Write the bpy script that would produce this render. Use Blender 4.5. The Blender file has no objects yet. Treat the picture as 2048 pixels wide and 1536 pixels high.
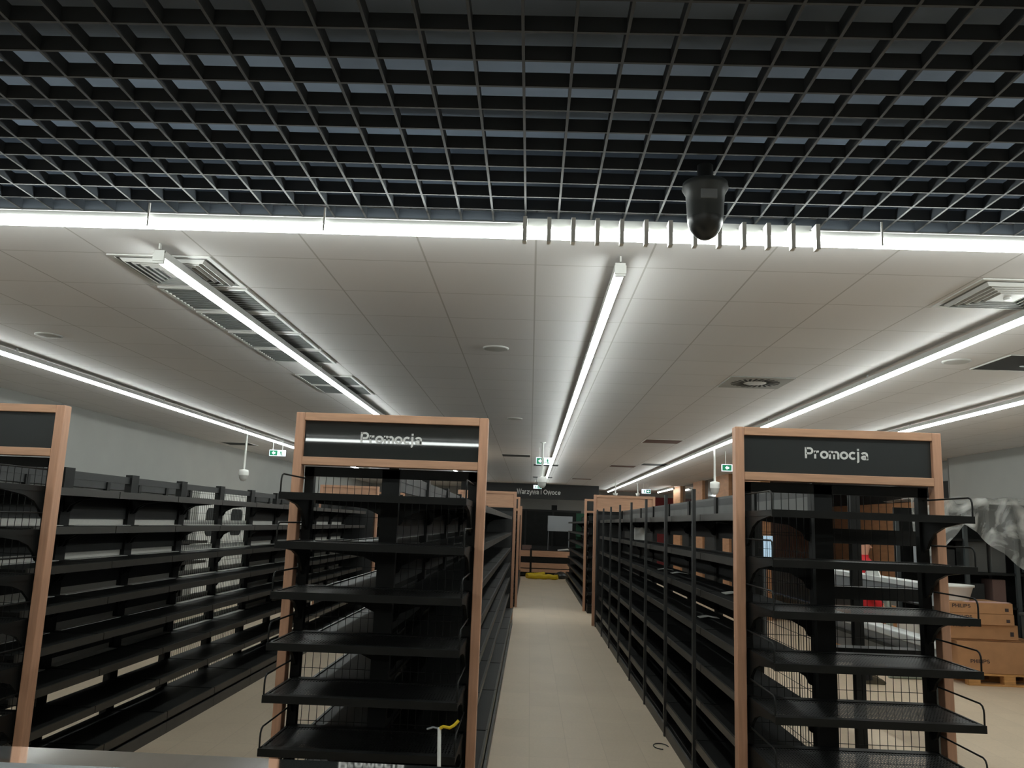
import bpy, math, random
from math import sin, cos, pi, radians
from mathutils import Vector, Matrix
random.seed(7)
S = bpy.context.scene
C = S.collection

# ---------------------------------------------------------------- camera
EYE = 1.76
FPX = 1640.0
def _cam():
    vx, vy, rho = 1060.0, 1048.5, 0.032
    d = Vector((vx-1024, vy-768, FPX)).normalized()
    r = Vector((cos(rho), sin(rho), 0.0)); r.z = -(r.x*d.x + r.y*d.y)/d.z; r.normalize()
    u = r.cross(d)
    if u.y > 0: u = -u
    right = Vector((r.x, d.x, u.x)); down = Vector((r.y, d.y, u.y)); fwd = Vector((r.z, d.z, u.z))
    cd = bpy.data.cameras.new('camera'); co = bpy.data.objects.new('camera', cd); C.objects.link(co)
    m = Matrix.Identity(4)
    for i in range(3):
        m[i][0] = right[i]; m[i][1] = -down[i]; m[i][2] = -fwd[i]
    m[2][3] = EYE
    co.matrix_world = m
    cd.sensor_width = 36.0; cd.lens = FPX/2048*36.0; cd.clip_start = 0.05; cd.clip_end = 200
    S.camera = co
_cam()

# ---------------------------------------------------------------- world and exposure
w = bpy.data.worlds.new('world'); S.world = w; w.use_nodes = True
w.node_tree.nodes['Background'].inputs[0].default_value = (0.6, 0.75, 1.0, 1)
w.node_tree.nodes['Background'].inputs[1].default_value = 0.02
S.view_settings.view_transform = 'Standard'
try: S.view_settings.look = 'None'
except Exception: pass
S.view_settings.gamma = 1.0
S.view_settings.use_curve_mapping = False
S.view_settings.exposure = 1.38
LAMP = 10.0          # radiance of the LED diffusers
HALL = 5.5
S.cycles.use_denoising = True
S.cycles.max_bounces = 8
S.cycles.diffuse_bounces = 5
S.cycles.transparent_max_bounces = 24
S.cycles.sample_clamp_indirect = 4.0

# ---------------------------------------------------------------- materials
def lin(c):
    c = c/255.0
    return c/12.92 if c <= 0.04045 else ((c+0.055)/1.055)**2.4
def rgb(r, g, b): return (lin(r), lin(g), lin(b), 1)
MATS = {}
def mat(name, col, rough=0.5, metal=0.0, noise=0.0, scale=20.0, emit=None, estr=0.0, spec=0.5, alpha=1.0, stretch=None, bump=0.0):
    m = bpy.data.materials.new(name); m.use_nodes = True
    nt = m.node_tree; b = nt.nodes['Principled BSDF']
    b.inputs['Base Color'].default_value = col
    b.inputs['Roughness'].default_value = rough
    b.inputs['Metallic'].default_value = metal
    b.inputs['Specular IOR Level'].default_value = spec
    b.inputs['Alpha'].default_value = alpha
    if emit is not None:
        b.inputs['Emission Color'].default_value = emit
        b.inputs['Emission Strength'].default_value = estr
    if noise > 0 or bump > 0:
        tc = nt.nodes.new('ShaderNodeTexCoord'); mp = nt.nodes.new('ShaderNodeMapping')
        if stretch: mp.inputs['Scale'].default_value = stretch
        n = nt.nodes.new('ShaderNodeTexNoise'); n.inputs['Scale'].default_value = scale; n.inputs['Detail'].default_value = 4
        nt.links.new(tc.outputs['Object'], mp.inputs[0]); nt.links.new(mp.outputs[0], n.inputs['Vector'])
        if noise > 0:
            cr = nt.nodes.new('ShaderNodeValToRGB')
            lo = [max(0, c*(1-noise)) for c in col[:3]]; hi = [min(1, c*(1+noise)) for c in col[:3]]
            cr.color_ramp.elements[0].position = 0.3; cr.color_ramp.elements[1].position = 0.7
            cr.color_ramp.elements[0].color = (*lo, 1); cr.color_ramp.elements[1].color = (*hi, 1)
            nt.links.new(n.outputs['Fac'], cr.inputs[0]); nt.links.new(cr.outputs[0], b.inputs['Base Color'])
        if bump > 0:
            bp = nt.nodes.new('ShaderNodeBump'); bp.inputs['Strength'].default_value = bump; bp.inputs['Distance'].default_value = 0.01
            nt.links.new(n.outputs['Fac'], bp.inputs['Height']); nt.links.new(bp.outputs[0], b.inputs['Normal'])
    MATS[name] = m
    return m
M_BLACK = mat('black_powder_coat', (0.0105, 0.0110, 0.0106, 1), 0.5, noise=0.25, scale=6, spec=0.22)
M_DECK = mat('matt_black_deck', (0.009, 0.0092, 0.009, 1), 0.8, noise=0.2, scale=6, spec=0.08)
M_PANEL = mat('charcoal_panel', (0.021, 0.022, 0.022, 1), 0.5, noise=0.2, scale=5)
M_GREYP = mat('grey_top_panel', (0.10, 0.10, 0.095, 1), 0.55, noise=0.15, scale=3)
M_PLINTH = mat('plinth_grey', (0.075, 0.072, 0.068, 1), 0.5, noise=0.15, scale=4)
M_EDGE = mat('price_rail_grey', (0.034, 0.031, 0.027, 1), 0.4, noise=0.2, scale=4)
M_WOOD = mat('beech_wood', rgb(196, 150, 122), 0.5, noise=0.10, scale=5, stretch=(14, 14, 1.2))
M_WOODH = mat('beech_wood_flat', rgb(196, 152, 122), 0.5, noise=0.10, scale=5, stretch=(1.2, 14, 14))
M_SIGN = mat('gloss_black_acrylic', (0.018, 0.021, 0.021, 1), 0.02, spec=0.5)
M_SIGN2 = mat('satin_black_acrylic', (0.022, 0.025, 0.025, 1), 0.35, spec=0.4)
M_LETTER = mat('letter_white', (0.72, 0.72, 0.70, 1), 0.5)
M_WHITE = mat('white_plastic', (0.75, 0.75, 0.72, 1), 0.45)
M_HOUSING = mat('lamp_housing', (0.5, 0.5, 0.48, 1), 0.4)
M_LAMP = mat('led_diffuser', (0.9, 0.9, 0.9, 1), 0.5, emit=(0.93, 1.0, 0.965, 1), estr=LAMP)
M_LATT = mat('lattice_bar', (0.032, 0.039, 0.048, 1), 0.7)
M_LEDGE = mat('lattice_edge', (0.025, 0.0255, 0.025, 1), 0.6)
M_PLEN = mat('plenum_paint', (0.15, 0.185, 0.24, 1), 0.9, noise=0.3, scale=1.5)
M_WALL = mat('wall_paint', rgb(160, 160, 156), 0.9, noise=0.03, scale=2)
M_WALLD = mat('wall_paint_dark', rgb(120, 120, 116), 0.9)
M_BLKW = mat('black_fascia', (0.013, 0.014, 0.014, 1), 0.6)
M_REDW = mat('red_wall', rgb(120, 38, 40), 0.7)
M_BROWN = mat('brown_cladding', rgb(176, 128, 92), 0.6, noise=0.12, scale=3, stretch=(1, 1, 6))
M_DGLASS = mat('dark_glass', (0.05, 0.055, 0.055, 1), 0.08, spec=0.6)
M_GRILLE = mat('grille_dark', (0.17, 0.18, 0.175, 1), 0.6)
M_DUCT = mat('duct_black', (0.015, 0.017, 0.017, 1), 0.8)
M_VENTW = mat('vent_white', (0.62, 0.62, 0.60, 1), 0.4)
M_RUBBER = mat('dome_black', (0.02, 0.022, 0.022, 1), 0.3)
M_GREEN = mat('exit_green', rgb(10, 120, 80), 0.5, emit=rgb(10, 120, 80), estr=0.2)
M_SWHITE = mat('exit_white', (0.8, 0.85, 0.9, 1), 0.5, emit=(0.75, 0.85, 1, 1), estr=0.45)
M_CARD = mat('cardboard', rgb(176, 130, 92), 0.85, noise=0.08, scale=6)
M_CARDT = mat('cardboard_tape', rgb(205, 200, 190), 0.5)
M_INK = mat('dark_ink', rgb(60, 50, 50), 0.8)
M_PALLET = mat('pallet_wood', rgb(190, 140, 85), 0.8, noise=0.25, scale=5, stretch=(1, 8, 8))
M_YEL = mat('yellow_hose', rgb(215, 185, 20), 0.5)
M_GREYM = mat('grey_metal_panel', rgb(150, 155, 160), 0.4, metal=0.3)
M_GREYL = mat('light_grey_rail', rgb(205, 208, 208), 0.4)
M_FOIL = mat('duct_foil', rgb(170, 185, 180), 0.3, metal=0.6, bump=0.3, noise=0.1, scale=20)
M_RED = mat('red_jacket', rgb(190, 25, 35), 0.7)
M_TROUS = mat('black_trousers', (0.01, 0.01, 0.012, 1), 0.9)
M_SHOE = mat('work_shoe', rgb(70, 64, 50), 0.7)
M_SKIN = mat('skin', rgb(200, 150, 125), 0.5)
M_HAIR = mat('dark_hair', rgb(40, 30, 25), 0.8)
M_GREENB = mat('dark_green_panel', rgb(20, 70, 50), 0.7)
M_ORANGE = mat('orange_card', rgb(190, 100, 60), 0.7)
M_PINKW = mat('pinkish_tile', rgb(120, 95, 88), 0.9)
M_RACK = mat('rack_graphite', (0.05, 0.058, 0.06, 1), 0.5)
M_SCREEN = mat('screen_blue', (0.3, 0.4, 0.5, 1), 0.3, emit=(0.35, 0.5, 0.62, 1), estr=0.35)
M_GAPLIT = mat('lit_gap_tone', rgb(222, 220, 214), 0.45, noise=0.1, scale=200)  # pale tone imitates lit surfaces glimpsed through gaps behind the shelves

def perforated():
    m = bpy.data.materials.new('perforated_black'); m.use_nodes = True; nt = m.node_tree
    b = nt.nodes['Principled BSDF']; b.inputs['Base Color'].default_value = (0.018, 0.019, 0.019, 1); b.inputs['Roughness'].default_value = 0.45
    tc = nt.nodes.new('ShaderNodeTexCoord'); sx = nt.nodes.new('ShaderNodeSeparateXYZ'); nt.links.new(tc.outputs['Object'], sx.inputs[0])
    def slot(out, per, duty):
        a = nt.nodes.new('ShaderNodeMath'); a.operation = 'DIVIDE'; nt.links.new(out, a.inputs[0]); a.inputs[1].default_value = per
        f = nt.nodes.new('ShaderNodeMath'); f.operation = 'FRACT'; nt.links.new(a.outputs[0], f.inputs[0])
        g = nt.nodes.new('ShaderNodeMath'); g.operation = 'LESS_THAN'; nt.links.new(f.outputs[0], g.inputs[0]); g.inputs[1].default_value = duty
        return g.outputs[0]
    p = nt.nodes.new('ShaderNodeMath'); p.operation = 'MULTIPLY'
    nt.links.new(slot(sx.outputs[0], 0.016, 0.55), p.inputs[0]); nt.links.new(slot(sx.outputs[1], 0.030, 0.6), p.inputs[1])
    q = nt.nodes.new('ShaderNodeMath'); q.operation = 'SUBTRACT'; q.inputs[0].default_value = 1.0; nt.links.new(p.outputs[0], q.inputs[1])
    nt.links.new(q.outputs[0], b.inputs['Alpha'])
    return m
M_PERF = perforated()

def tile_material(name, base, line, px, py, ox, oy, lw, rough=0.8, var=0.03, nscale=2.0, stain=0.0, fleck=0.0, axis_gain=(1, 1)):
    """flat tiles with thin joints, laid in object x/y"""
    m = bpy.data.materials.new(name); m.use_nodes = True; nt = m.node_tree; L = nt.links
    b = nt.nodes['Principled BSDF']; b.inputs['Roughness'].default_value = rough
    tc = nt.nodes.new('ShaderNodeTexCoord'); sx = nt.nodes.new('ShaderNodeSeparateXYZ'); L.new(tc.outputs['Object'], sx.inputs[0])
    def M(op, a, bb):
        n = nt.nodes.new('ShaderNodeMath'); n.operation = op
        for i, v in enumerate((a, bb)):
            if v is None: continue
            if isinstance(v, (int, float)): n.inputs[i].default_value = v
            else: L.new(v, n.inputs[i])
        return n.outputs[0]
    def axis(out, per, off, gain):
        t = M('DIVIDE', M('SUBTRACT', out, off), per)
        f = M('FRACT', M('ADD', t, 1000.5), None)
        dist = M('ABSOLUTE', M('SUBTRACT', f, 0.5), None)
        return M('MULTIPLY', M('LESS_THAN', dist, lw/2/per), gain), M('FLOOR', M('ADD', t, 1000.0), None)
    lx, ix = axis(sx.outputs[0], px, ox, axis_gain[0]); ly, iy = axis(sx.outputs[1], py, oy, axis_gain[1])
    line_f = M('MAXIMUM', lx, ly)
    cb = nt.nodes.new('ShaderNodeCombineXYZ'); L.new(ix, cb.inputs[0]); L.new(iy, cb.inputs[1])
    wn = nt.nodes.new('ShaderNodeTexWhiteNoise'); L.new(cb.outputs[0], wn.inputs['Vector'])
    nz = nt.nodes.new('ShaderNodeTexNoise'); nz.inputs['Scale'].default_value = nscale; nz.inputs['Detail'].default_value = 5; L.new(tc.outputs['Object'], nz.inputs['Vector'])
    v = M('ADD', M('MULTIPLY', M('SUBTRACT', wn.outputs['Value'], 0.5), 2*var), 1.0)
    if stain: v = M('MULTIPLY', v, M('ADD', M('MULTIPLY', M('SUBTRACT', nz.outputs['Fac'], 0.5), 2*stain), 1.0))
    if fleck:
        n2 = nt.nodes.new('ShaderNodeTexNoise'); n2.inputs['Scale'].default_value = 45; n2.inputs['Detail'].default_value = 3
        L.new(tc.outputs['Object'], n2.inputs['Vector'])
        v = M('MULTIPLY', v, M('ADD', M('MULTIPLY', M('SUBTRACT', n2.outputs['Fac'], 0.5), 2*fleck), 1.0))
    vm = nt.nodes.new('ShaderNodeVectorMath'); vm.operation = 'SCALE'; vm.inputs[0].default_value = base[:3]; L.new(v, vm.inputs['Scale'])
    mx = nt.nodes.new('ShaderNodeMix'); mx.data_type = 'RGBA'; L.new(line_f, mx.inputs[0]); L.new(vm.outputs[0], mx.inputs[6]); mx.inputs[7].default_value = line
    L.new(mx.outputs[2], b.inputs['Base Color'])
    return m
M_CEIL = tile_material('ceiling_tiles', rgb(228, 226, 226), rgb(192, 189, 186), 0.594, 0.612, -0.015, 4.285, 0.010, rough=0.9, var=0.015, axis_gain=(1.0, 0.8))
M_FLOOR = tile_material('floor_tiles', rgb(216, 197, 173), rgb(203, 184, 161), 0.30, 0.60, 0.05, 0.1, 0.005, rough=0.5, var=0.025, nscale=1.3, stain=0.09, fleck=0.08)

def film():
    m = bpy.data.materials.new('plastic_film'); m.use_nodes = True; nt = m.node_tree; nt.nodes.clear()
    o = nt.nodes.new('ShaderNodeOutputMaterial'); mx = nt.nodes.new('ShaderNodeMixShader'); tr = nt.nodes.new('ShaderNodeBsdfTransparent')
    b = nt.nodes.new('ShaderNodeBsdfPrincipled'); b.inputs['Base Color'].default_value = (0.75, 0.76, 0.74, 1); b.inputs['Roughness'].default_value = 0.25
    tc = nt.nodes.new('ShaderNodeTexCoord'); n = nt.nodes.new('ShaderNodeTexNoise'); n.inputs['Scale'].default_value = 2.2; n.inputs['Detail'].default_value = 6; n.inputs['Distortion'].default_value = 1.6
    cr = nt.nodes.new('ShaderNodeValToRGB'); cr.color_ramp.elements[0].position = 0.42; cr.color_ramp.elements[1].position = 0.66
    cr.color_ramp.elements[0].color = (0.22,)*3+(1,); cr.color_ramp.elements[1].color = (0.8,)*3+(1,)
    nt.links.new(tc.outputs['Object'], n.inputs['Vector']); nt.links.new(n.outputs['Fac'], cr.inputs[0]); nt.links.new(cr.outputs[0], mx.inputs[0])
    nt.links.new(tr.outputs[0], mx.inputs[1]); nt.links.new(b.outputs[0], mx.inputs[2]); nt.links.new(mx.outputs[0], o.inputs[0])
    return m
M_FILM = film()
def glass():
    m = bpy.data.materials.new('counter_glass'); m.use_nodes = True; nt = m.node_tree; nt.nodes.clear()
    o = nt.nodes.new('ShaderNodeOutputMaterial'); mx = nt.nodes.new('ShaderNodeMixShader'); tr = nt.nodes.new('ShaderNodeBsdfTransparent')
    tr.inputs[0].default_value = (0.80, 0.88, 0.84, 1)
    g = nt.nodes.new('ShaderNodeBsdfGlossy'); g.inputs['Roughness'].default_value = 0.04; g.inputs[0].default_value = (1, 1, 1, 1)
    d = nt.nodes.new('ShaderNodeBsdfDiffuse'); d.inputs[0].default_value = (0.42, 0.48, 0.44, 1)
    m2 = nt.nodes.new('ShaderNodeMixShader'); m2.inputs[0].default_value = 0.45
    fr = nt.nodes.new('ShaderNodeFresnel'); fr.inputs[0].default_value = 1.45
    nt.links.new(tr.outputs[0], m2.inputs[1]); nt.links.new(d.outputs[0], m2.inputs[2])
    nt.links.new(fr.outputs[0], mx.inputs[0]); nt.links.new(m2.outputs[0], mx.inputs[1]); nt.links.new(g.outputs[0], mx.inputs[2]); nt.links.new(mx.outputs[0], o.inputs[0])
    return m
M_GLASS = glass()

# ---------------------------------------------------------------- mesh helpers
class MB:
    def __init__(s): s.v = []; s.f = []; s.m = []; s.sm = []
    def add(s, vs, fs, mi=0, smooth=False):
        k = len(s.v); s.v += [tuple(p) for p in vs]; s.f += [tuple(i+k for i in f) for f in fs]; s.m += [mi]*len(fs); s.sm += [smooth]*len(fs); return s
    def box(s, x0, x1, y0, y1, z0, z1, mi=0, M=None):
        vs = [Vector(p) for p in ((x0,y0,z0),(x1,y0,z0),(x1,y1,z0),(x0,y1,z0),(x0,y0,z1),(x1,y0,z1),(x1,y1,z1),(x0,y1,z1))]
        if M is not None: vs = [M @ p for p in vs]
        return s.add(vs, [(0,3,2,1),(4,5,6,7),(0,1,5,4),(1,2,6,5),(2,3,7,6),(3,0,4,7)], mi)
    def prism(s, pts, axis, a, b, mi=0):
        """closed polygon pts (2D) extruded along axis from a to b; 2D order: x:(y,z) y:(x,z) z:(x,y)"""
        def P(p, t): return {'x': (t, p[0], p[1]), 'y': (p[0], t, p[1]), 'z': (p[0], p[1], t)}[axis]
        n = len(pts); vs = [P(p, a) for p in pts] + [P(p, b) for p in pts]
        fs = [tuple(range(n)), tuple(range(2*n-1, n-1, -1))] + [(i, i+n, (i+1) % n+n, (i+1) % n) for i in range(n)]
        return s.add(vs, fs, mi)
    def tube(s, path, r, n=8, mi=0, closed=False, caps=True):
        path = [Vector(p) for p in path]; rs = r if isinstance(r, (list, tuple)) else [r]*len(path)
        vs = []; up = None
        for i, p in enumerate(path):
            a = path[max(i-1, 0)]; b = path[min(i+1, len(path)-1)]
            t = (b-a).normalized()
            if up is None: up = t.orthogonal().normalized()
            up = (up - t*up.dot(t)); up = up.normalized() if up.length > 1e-6 else t.orthogonal().normalized()
            q = t.cross(up)
            for j in range(n):
                an = 2*pi*j/n; vs.append(p + (up*cos(an)+q*sin(an))*rs[i])
        fs = [(i*n+j, i*n+(j+1) % n, (i+1)*n+(j+1) % n, (i+1)*n+j) for i in range(len(path)-1) for j in range(n)]
        s.add(vs, fs, mi, True)
        if caps: s.add([vs[j] for j in range(n)], [tuple(range(n-1, -1, -1))], mi); s.add([vs[-n+j] for j in range(n)], [tuple(range(n))], mi)
        return s
    def lathe(s, prof, c=(0, 0, 0), n=24, mi=0):
        vs = [(c[0]+r*cos(2*pi*j/n), c[1]+r*sin(2*pi*j/n), c[2]+z) for r, z in prof for j in range(n)]
        fs = [(i*n+j, i*n+(j+1) % n, (i+1)*n+(j+1) % n, (i+1)*n+j) for i in range(len(prof)-1) for j in range(n)]
        s.add(vs, fs, mi, True)
        s.add(vs[:n], [tuple(range(n-1, -1, -1))], mi); s.add(vs[-n:], [tuple(range(n))], mi)
        return s
    def mesh(s, name, mats):
        me = bpy.data.meshes.new(name); me.from_pydata(s.v, [], s.f)
        for m in (mats if isinstance(mats, (list, tuple)) else [mats]): me.materials.append(m)
        me.polygons.foreach_set('material_index', s.m); me.polygons.foreach_set('use_smooth', s.sm); me.update()
        return me
    def build(s, name, mats, parent=None, loc=(0, 0, 0), bevel=0.0):
        return put(name, s.mesh(name, mats), parent, loc, bevel)
def put(name, me, parent=None, loc=(0, 0, 0), bevel=0.0):
    o = bpy.data.objects.new(name, me); C.objects.link(o); o.location = loc
    if parent: o.parent = parent
    if bevel:
        b = o.modifiers.new('bevel', 'BEVEL'); b.width = bevel; b.segments = 2; b.limit_method = 'ANGLE'
    return o
def tag(o, label=None, cat=None, group=None, kind=None):
    if label: o['label'] = label
    if cat: o['category'] = cat
    if group: o['group'] = group
    if kind: o['kind'] = kind
    return o
def thing(name, loc, label, cat, group=None, rz=0.0):
    o = bpy.data.objects.new(name, None); C.objects.link(o); o.location = loc; o.rotation_euler = (0, 0, rz); o.empty_display_size = 0.1
    return tag(o, label, cat, group)
def structure(name, mb, mats):
    o = mb.build(name, mats); o['kind'] = 'structure'; return o
def copy_tree(o, parent=None):
    c = o.copy(); C.objects.link(c); c.parent = parent
    for ch in list(o.children): copy_tree(ch, c)
    return c
def arc(cx, cy, rx, ry, a0, a1, n=12):
    return [(cx+rx*cos(radians(a0+(a1-a0)*i/n)), cy+ry*sin(radians(a0+(a1-a0)*i/n))) for i in range(n+1)]
def glyph(ch):
    """centre lines and advance of one upright sans serif letter; cap height 0.72, x height 0.52"""
    t = .065; X = .52-t; Cp = .72-t
    G = {
     'P': ([[(.08, 0), (.08, .72)], [(.08, Cp), (.33, Cp)]+arc(.33, Cp-.165, .165, .165, 90, -90)+[(.08, Cp-.33)]], .60),
     'r': ([[(.075, 0), (.075, .52)], arc(.26, .27, .185, .19, 175, 72)], .38),
     'o': ([arc(.28, .26, .205, .195, 0, 360, 20)], .57),
     'm': ([[(.075, 0), (.075, .52)], arc(.21, .31, .135, .148, 180, 0)+[(.345, 0)], arc(.48, .31, .135, .148, 180, 0)+[(.615, 0)]], .71),
     'c': ([arc(.275, .26, .20, .195, 48, 312, 18)], .53),
     'j': ([[(.09, .52), (.09, -.07)]+arc(.0, -.07, .09, .075, 0, -80, 6), [(.09, .59), (.09, .72)]], .26),
     'a': ([arc(.225, .145, .155, .085, 0, 360, 16), arc(.23, .335, .165, .125, 160, 0)+[(.395, .1), (.42, 0)]], .53),
     'W': ([[(.04, .72), (.23, .0), (.42, .70), (.61, .0), (.80, .72)]], .88),
     'z': ([[(.04, X), (.40, X), (.08, t), (.42, t)]], .48),
     'y': ([[(.04, .52), (.25, .02)], [(.46, .52), (.22, -.10), (.14, -.15), (.06, -.14)]], .52),
     'w': ([[(.04, .52), (.19, .02), (.36, .50), (.53, .02), (.68, .52)]], .75),
     'i': ([[(.09, 0), (.09, .52)], [(.09, .59), (.09, .72)]], .24),
     'O': ([arc(.37, .36, .30, .295, 0, 360, 24)], .76),
     'e': ([[(.09, .27), (.46, .27)], arc(.275, .26, .20, .195, 0, 318, 20)], .56),
     'H': ([[(.08, 0), (.08, .72)], [(.50, 0), (.50, .72)], [(.08, .37), (.50, .37)]], .62),
     'I': ([[(.09, 0), (.09, .72)]], .24),
     'L': ([[(.08, .72), (.08, t), (.44, t)]], .50),
     'S': ([arc(.28, Cp-.15, .19, .15, 30, 265, 12)+arc(.28, .215, .20, .15, 90, -155, 12)], .58),
     ' ': ([], .26)}
    return G[ch]
def letters(name, body, width, loc, parent, m, depth=.002, center=True, cap=.06, stroke=.13):
    sx_tot = sum(glyph(c_)[1] for c_ in body); kx = width/sx_tot; kz = cap/.72; q = MB(); ox = 0.0
    off = -width/2 if center else 0.0
    for c_ in body:
        lines, adv = glyph(c_)
        for ln in lines:
            n = len(ln); closed = (Vector(ln[0])-Vector(ln[-1])).length < 1e-6
            L = []; Rr = []
            for i, p in enumerate(ln):
                p = Vector(p)
                if closed: a_ = Vector(ln[i-1 if i else n-2]); b_ = Vector(ln[i+1 if i < n-1 else 1])
                else: a_ = Vector(ln[max(i-1, 0)]); b_ = Vector(ln[min(i+1, n-1)])
                d1 = (p-a_); d2 = (b_-p)
                if d1.length < 1e-9: d1 = d2
                if d2.length < 1e-9: d2 = d1
                d1 = d1.normalized(); d2 = d2.normalized(); tt = (d1+d2)
                tt = tt.normalized() if tt.length > .2 else d1
                nn = Vector((-tt.y, tt.x)); k = 1.0/max(.45, nn.dot(Vector((-d1.y, d1.x))))
                L.append(p+nn*stroke/2*k); Rr.append(p-nn*stroke/2*k)
            for i in range(n-1):
                quad = [L[i], L[i+1], Rr[i+1], Rr[i]]
                f = [(off+(ox+v.x)*kx, 0, v.y*kz) for v in quad]; bk = [(x_, -depth, z_) for x_, _, z_ in f]
                q.add(f+bk, [(0, 1, 2, 3), (7, 6, 5, 4), (0, 4, 5, 1), (2, 6, 7, 3), (1, 5, 6, 2), (3, 7, 4, 0)])
        ox += adv
    return q.build(name, m, parent, loc)

# ================================================================ SETTING
XL, XR, YB, YF, ZC = -6.4, 7.2, -7.0, 32.8, 3.15
YL = 3.66    # where the dark lattice ends and the tiled ceiling starts
structure('floor', MB().box(XL-.2, XR+.2, YB-.2, YF+.2, -0.1, 0), M_FLOOR)
c = structure('ceiling', MB().box(XL-.2, XR+.2, YL, YF+.2, ZC, ZC+.08), M_CEIL)
structure('wall_left', MB().box(XL-.2, XL, YB, YF, 0, ZC+.9), M_WALL)
structure('wall_right', MB().box(XR, XR+.2, YB, 14.4, 0, ZC+.9).box(XR+.25, XR+.45, 14.4, YF, 0, ZC+.9).box(XR, XR+.25, 14.38, 14.42, 0, ZC), [M_WALL])
structure('wall_back', MB().box(XL-.2, 2.9, YF, YF+.2, 0, ZC).box(2.9, XR+.45, YF, YF+.2, 2.98, ZC), [M_WALL])
structure('trim_1', MB().box(2.9, XR+.45, YF-.02, YF+.2, 0, 2.98), M_REDW)
structure('wall_behind', MB().box(XL-.2, XR+.2, YB-.2, YB, 0, ZC+.9), M_WALL)
structure('ceiling_plenum', MB().box(XL-.2, XR+.2, YB, YL+.05, ZC+.40, ZC+.47).box(XL-.2, XR+.2, YL+.03, YL+.07, ZC+.08, ZC+.40), M_PLEN)
# black open-cell lattice, 15 cm cells
lt = MB()
x = -0.065 - 0.15*42
while x < XR:
    lt.box(x-.003, x+.003, -1.5, YL, ZC+.004, ZC+.05).box(x-.0045, x+.0045, -1.5, YL, ZC, ZC+.004, 1); x += 0.15
y = YL-.005
while y > -1.5:
    lt.box(XL, XR, y-.003, y+.003, ZC+.0044, ZC+.0496).box(XL, XR, y-.0045, y+.0045, ZC+.0004, ZC+.0044, 1); y -= 0.1508
structure('ceiling_lattice', lt, [M_LATT, M_LEDGE])
structure('ceiling_behind', MB().box(XL-.2, XR+.2, YB, -1.5, ZC, ZC+.08), M_CEIL)
# right-hand facade: black fascia above brown cladding
structure('trim_2', MB().box(XR+.12, XR+.25, 14.42, YF, 2.45, 2.78), M_BLKW)
structure('trim_3', MB().box(XR+.16, XR+.25, 14.42, YF, 0.9, 2.45), M_BROWN)
# glazed lobby with brown piers
lob = MB()
piers = [(26.7, 28.0), (23.3, 24.6), (20.2, 21.6), (17.4, 18.9)]
for a, b in piers: lob.box(4.8, 5.0, a, b, 0, ZC)
structure('wall_lobby', lob, M_BROWN)
for k, (a, b) in enumerate(((24.6, 26.7), (21.6, 23.3), (18.9, 20.2))):
    structure('window_%d' % (k+1), MB().box(4.88, 4.92, a, b, 2.05, ZC, 1).box(4.86, 4.94, a, b, 0, 2.05, 0), [M_BLKW, M_DGLASS])

# ================================================================ LAMPS
def lamp(x, y0, y1, label, z=3.07, clips=3.0):
    t = thing('linear_lamp', (x, y0, z), label, 'lamp', 'linear LED ceiling lamps')
    L = y1-y0
    MB().box(-.027, .027, 0, L, .006, .045).build('housing', M_HOUSING, t)
    MB().tube([(0, .01, 0), (0, L-.01, 0)], .0235, 12).build('diffuser', M_LAMP, t)
    MB().box(-.027, .027, -.004, .01, -.026, .045).build('end_cap', M_HOUSING, t)
    d = 0.0
    first = True
    while d < L:
        b = MB().box(-.004, .004, d-.01, d+.01, .05, ZC-z)
        if first: b.box(-.03, .03, -.012, .004, -.014, .03)
        b.build('bracket', M_HOUSING, t); first = False
        d += clips
    return t
lamp(0.427, 4.11, 27.6, 'linear lamp running straight down over the central aisle')
lamp(-2.0, 4.11, 27.5, 'linear lamp crossing the square air diffuser, left of the central lamp', clips=3.38)
lamp(-4.65, 4.11, 29.0, 'linear lamp nearest the left wall')
lamp(2.9, 4.11, 31.2, 'linear lamp passing over the right promotion stand, right of the central lamp')
lamp(4.62, 4.11, 13.5, 'linear lamp farthest right, meeting the top right corner of the right stand')
lamp(4.62, 26.9, 30.2, 'short far linear lamp in front of the red wall and brown piers')
def cross_lamp(y, x0, x1, label, z=3.06):
    t = thing('cross_lamp', (x0, y, z), label, 'lamp', None)
    L = x1-x0
    MB().box(0, L, -.012, .012, .020, .045).build('housing', M_HOUSING, t)
    MB().tube([(.01, 0, 0), (L-.01, 0, 0)], .0245, 12).build('diffuser', M_LAMP, t)
    for xx in [-7.6, -5.65, -3.7, -1.79, -.88-.1, 1.53, 3.5, 5.4]:
        if x0 < xx < x1: MB().box(xx-x0-.004, xx-x0+.004, -.03, -.024, -.02, ZC-z).build('bracket', M_WHITE, t)
    return t
cross_lamp(3.56, -6.3, 7.1, 'long bright lamp running across the room where dark lattice meets white ceiling')
cross_lamp(-5.0, -5.0, -0.32+.4, 'lamp across the room behind the viewer, mirrored in the middle sign', z=3.08)
for q, (xa, la) in enumerate(((-5.4, 'added fill lamp behind the viewer nearest the left wall'), (1.6, 'added fill lamp behind the viewer right of the camera'), (4.6, 'added fill lamp behind the viewer farthest right'))):
    lamp(xa, -6.3, 1.8 if q != 1 else -2.2, la)  # unseen lamps, added to light the ceiling more evenly
# grey fins straddling the cross lamp
ft = thing('lamp_baffle', (-0.065, 3.56, 3.03), 'row of grey fins crossing the middle of the transverse lamp', 'baffle')
for k in range(13):
    if k == 6: pass
    MB().box(k*.108-.009, k*.108+.009, -.075, -.034, -.030, .085).box(k*.108-.009, k*.108+.009, -.034, .036, .058, .085).build('fin', M_WHITE, ft)
MB().box(-.01, 12*.108+.01, .036, .044, .085, .118).build('rail', M_HOUSING, ft)

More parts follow.
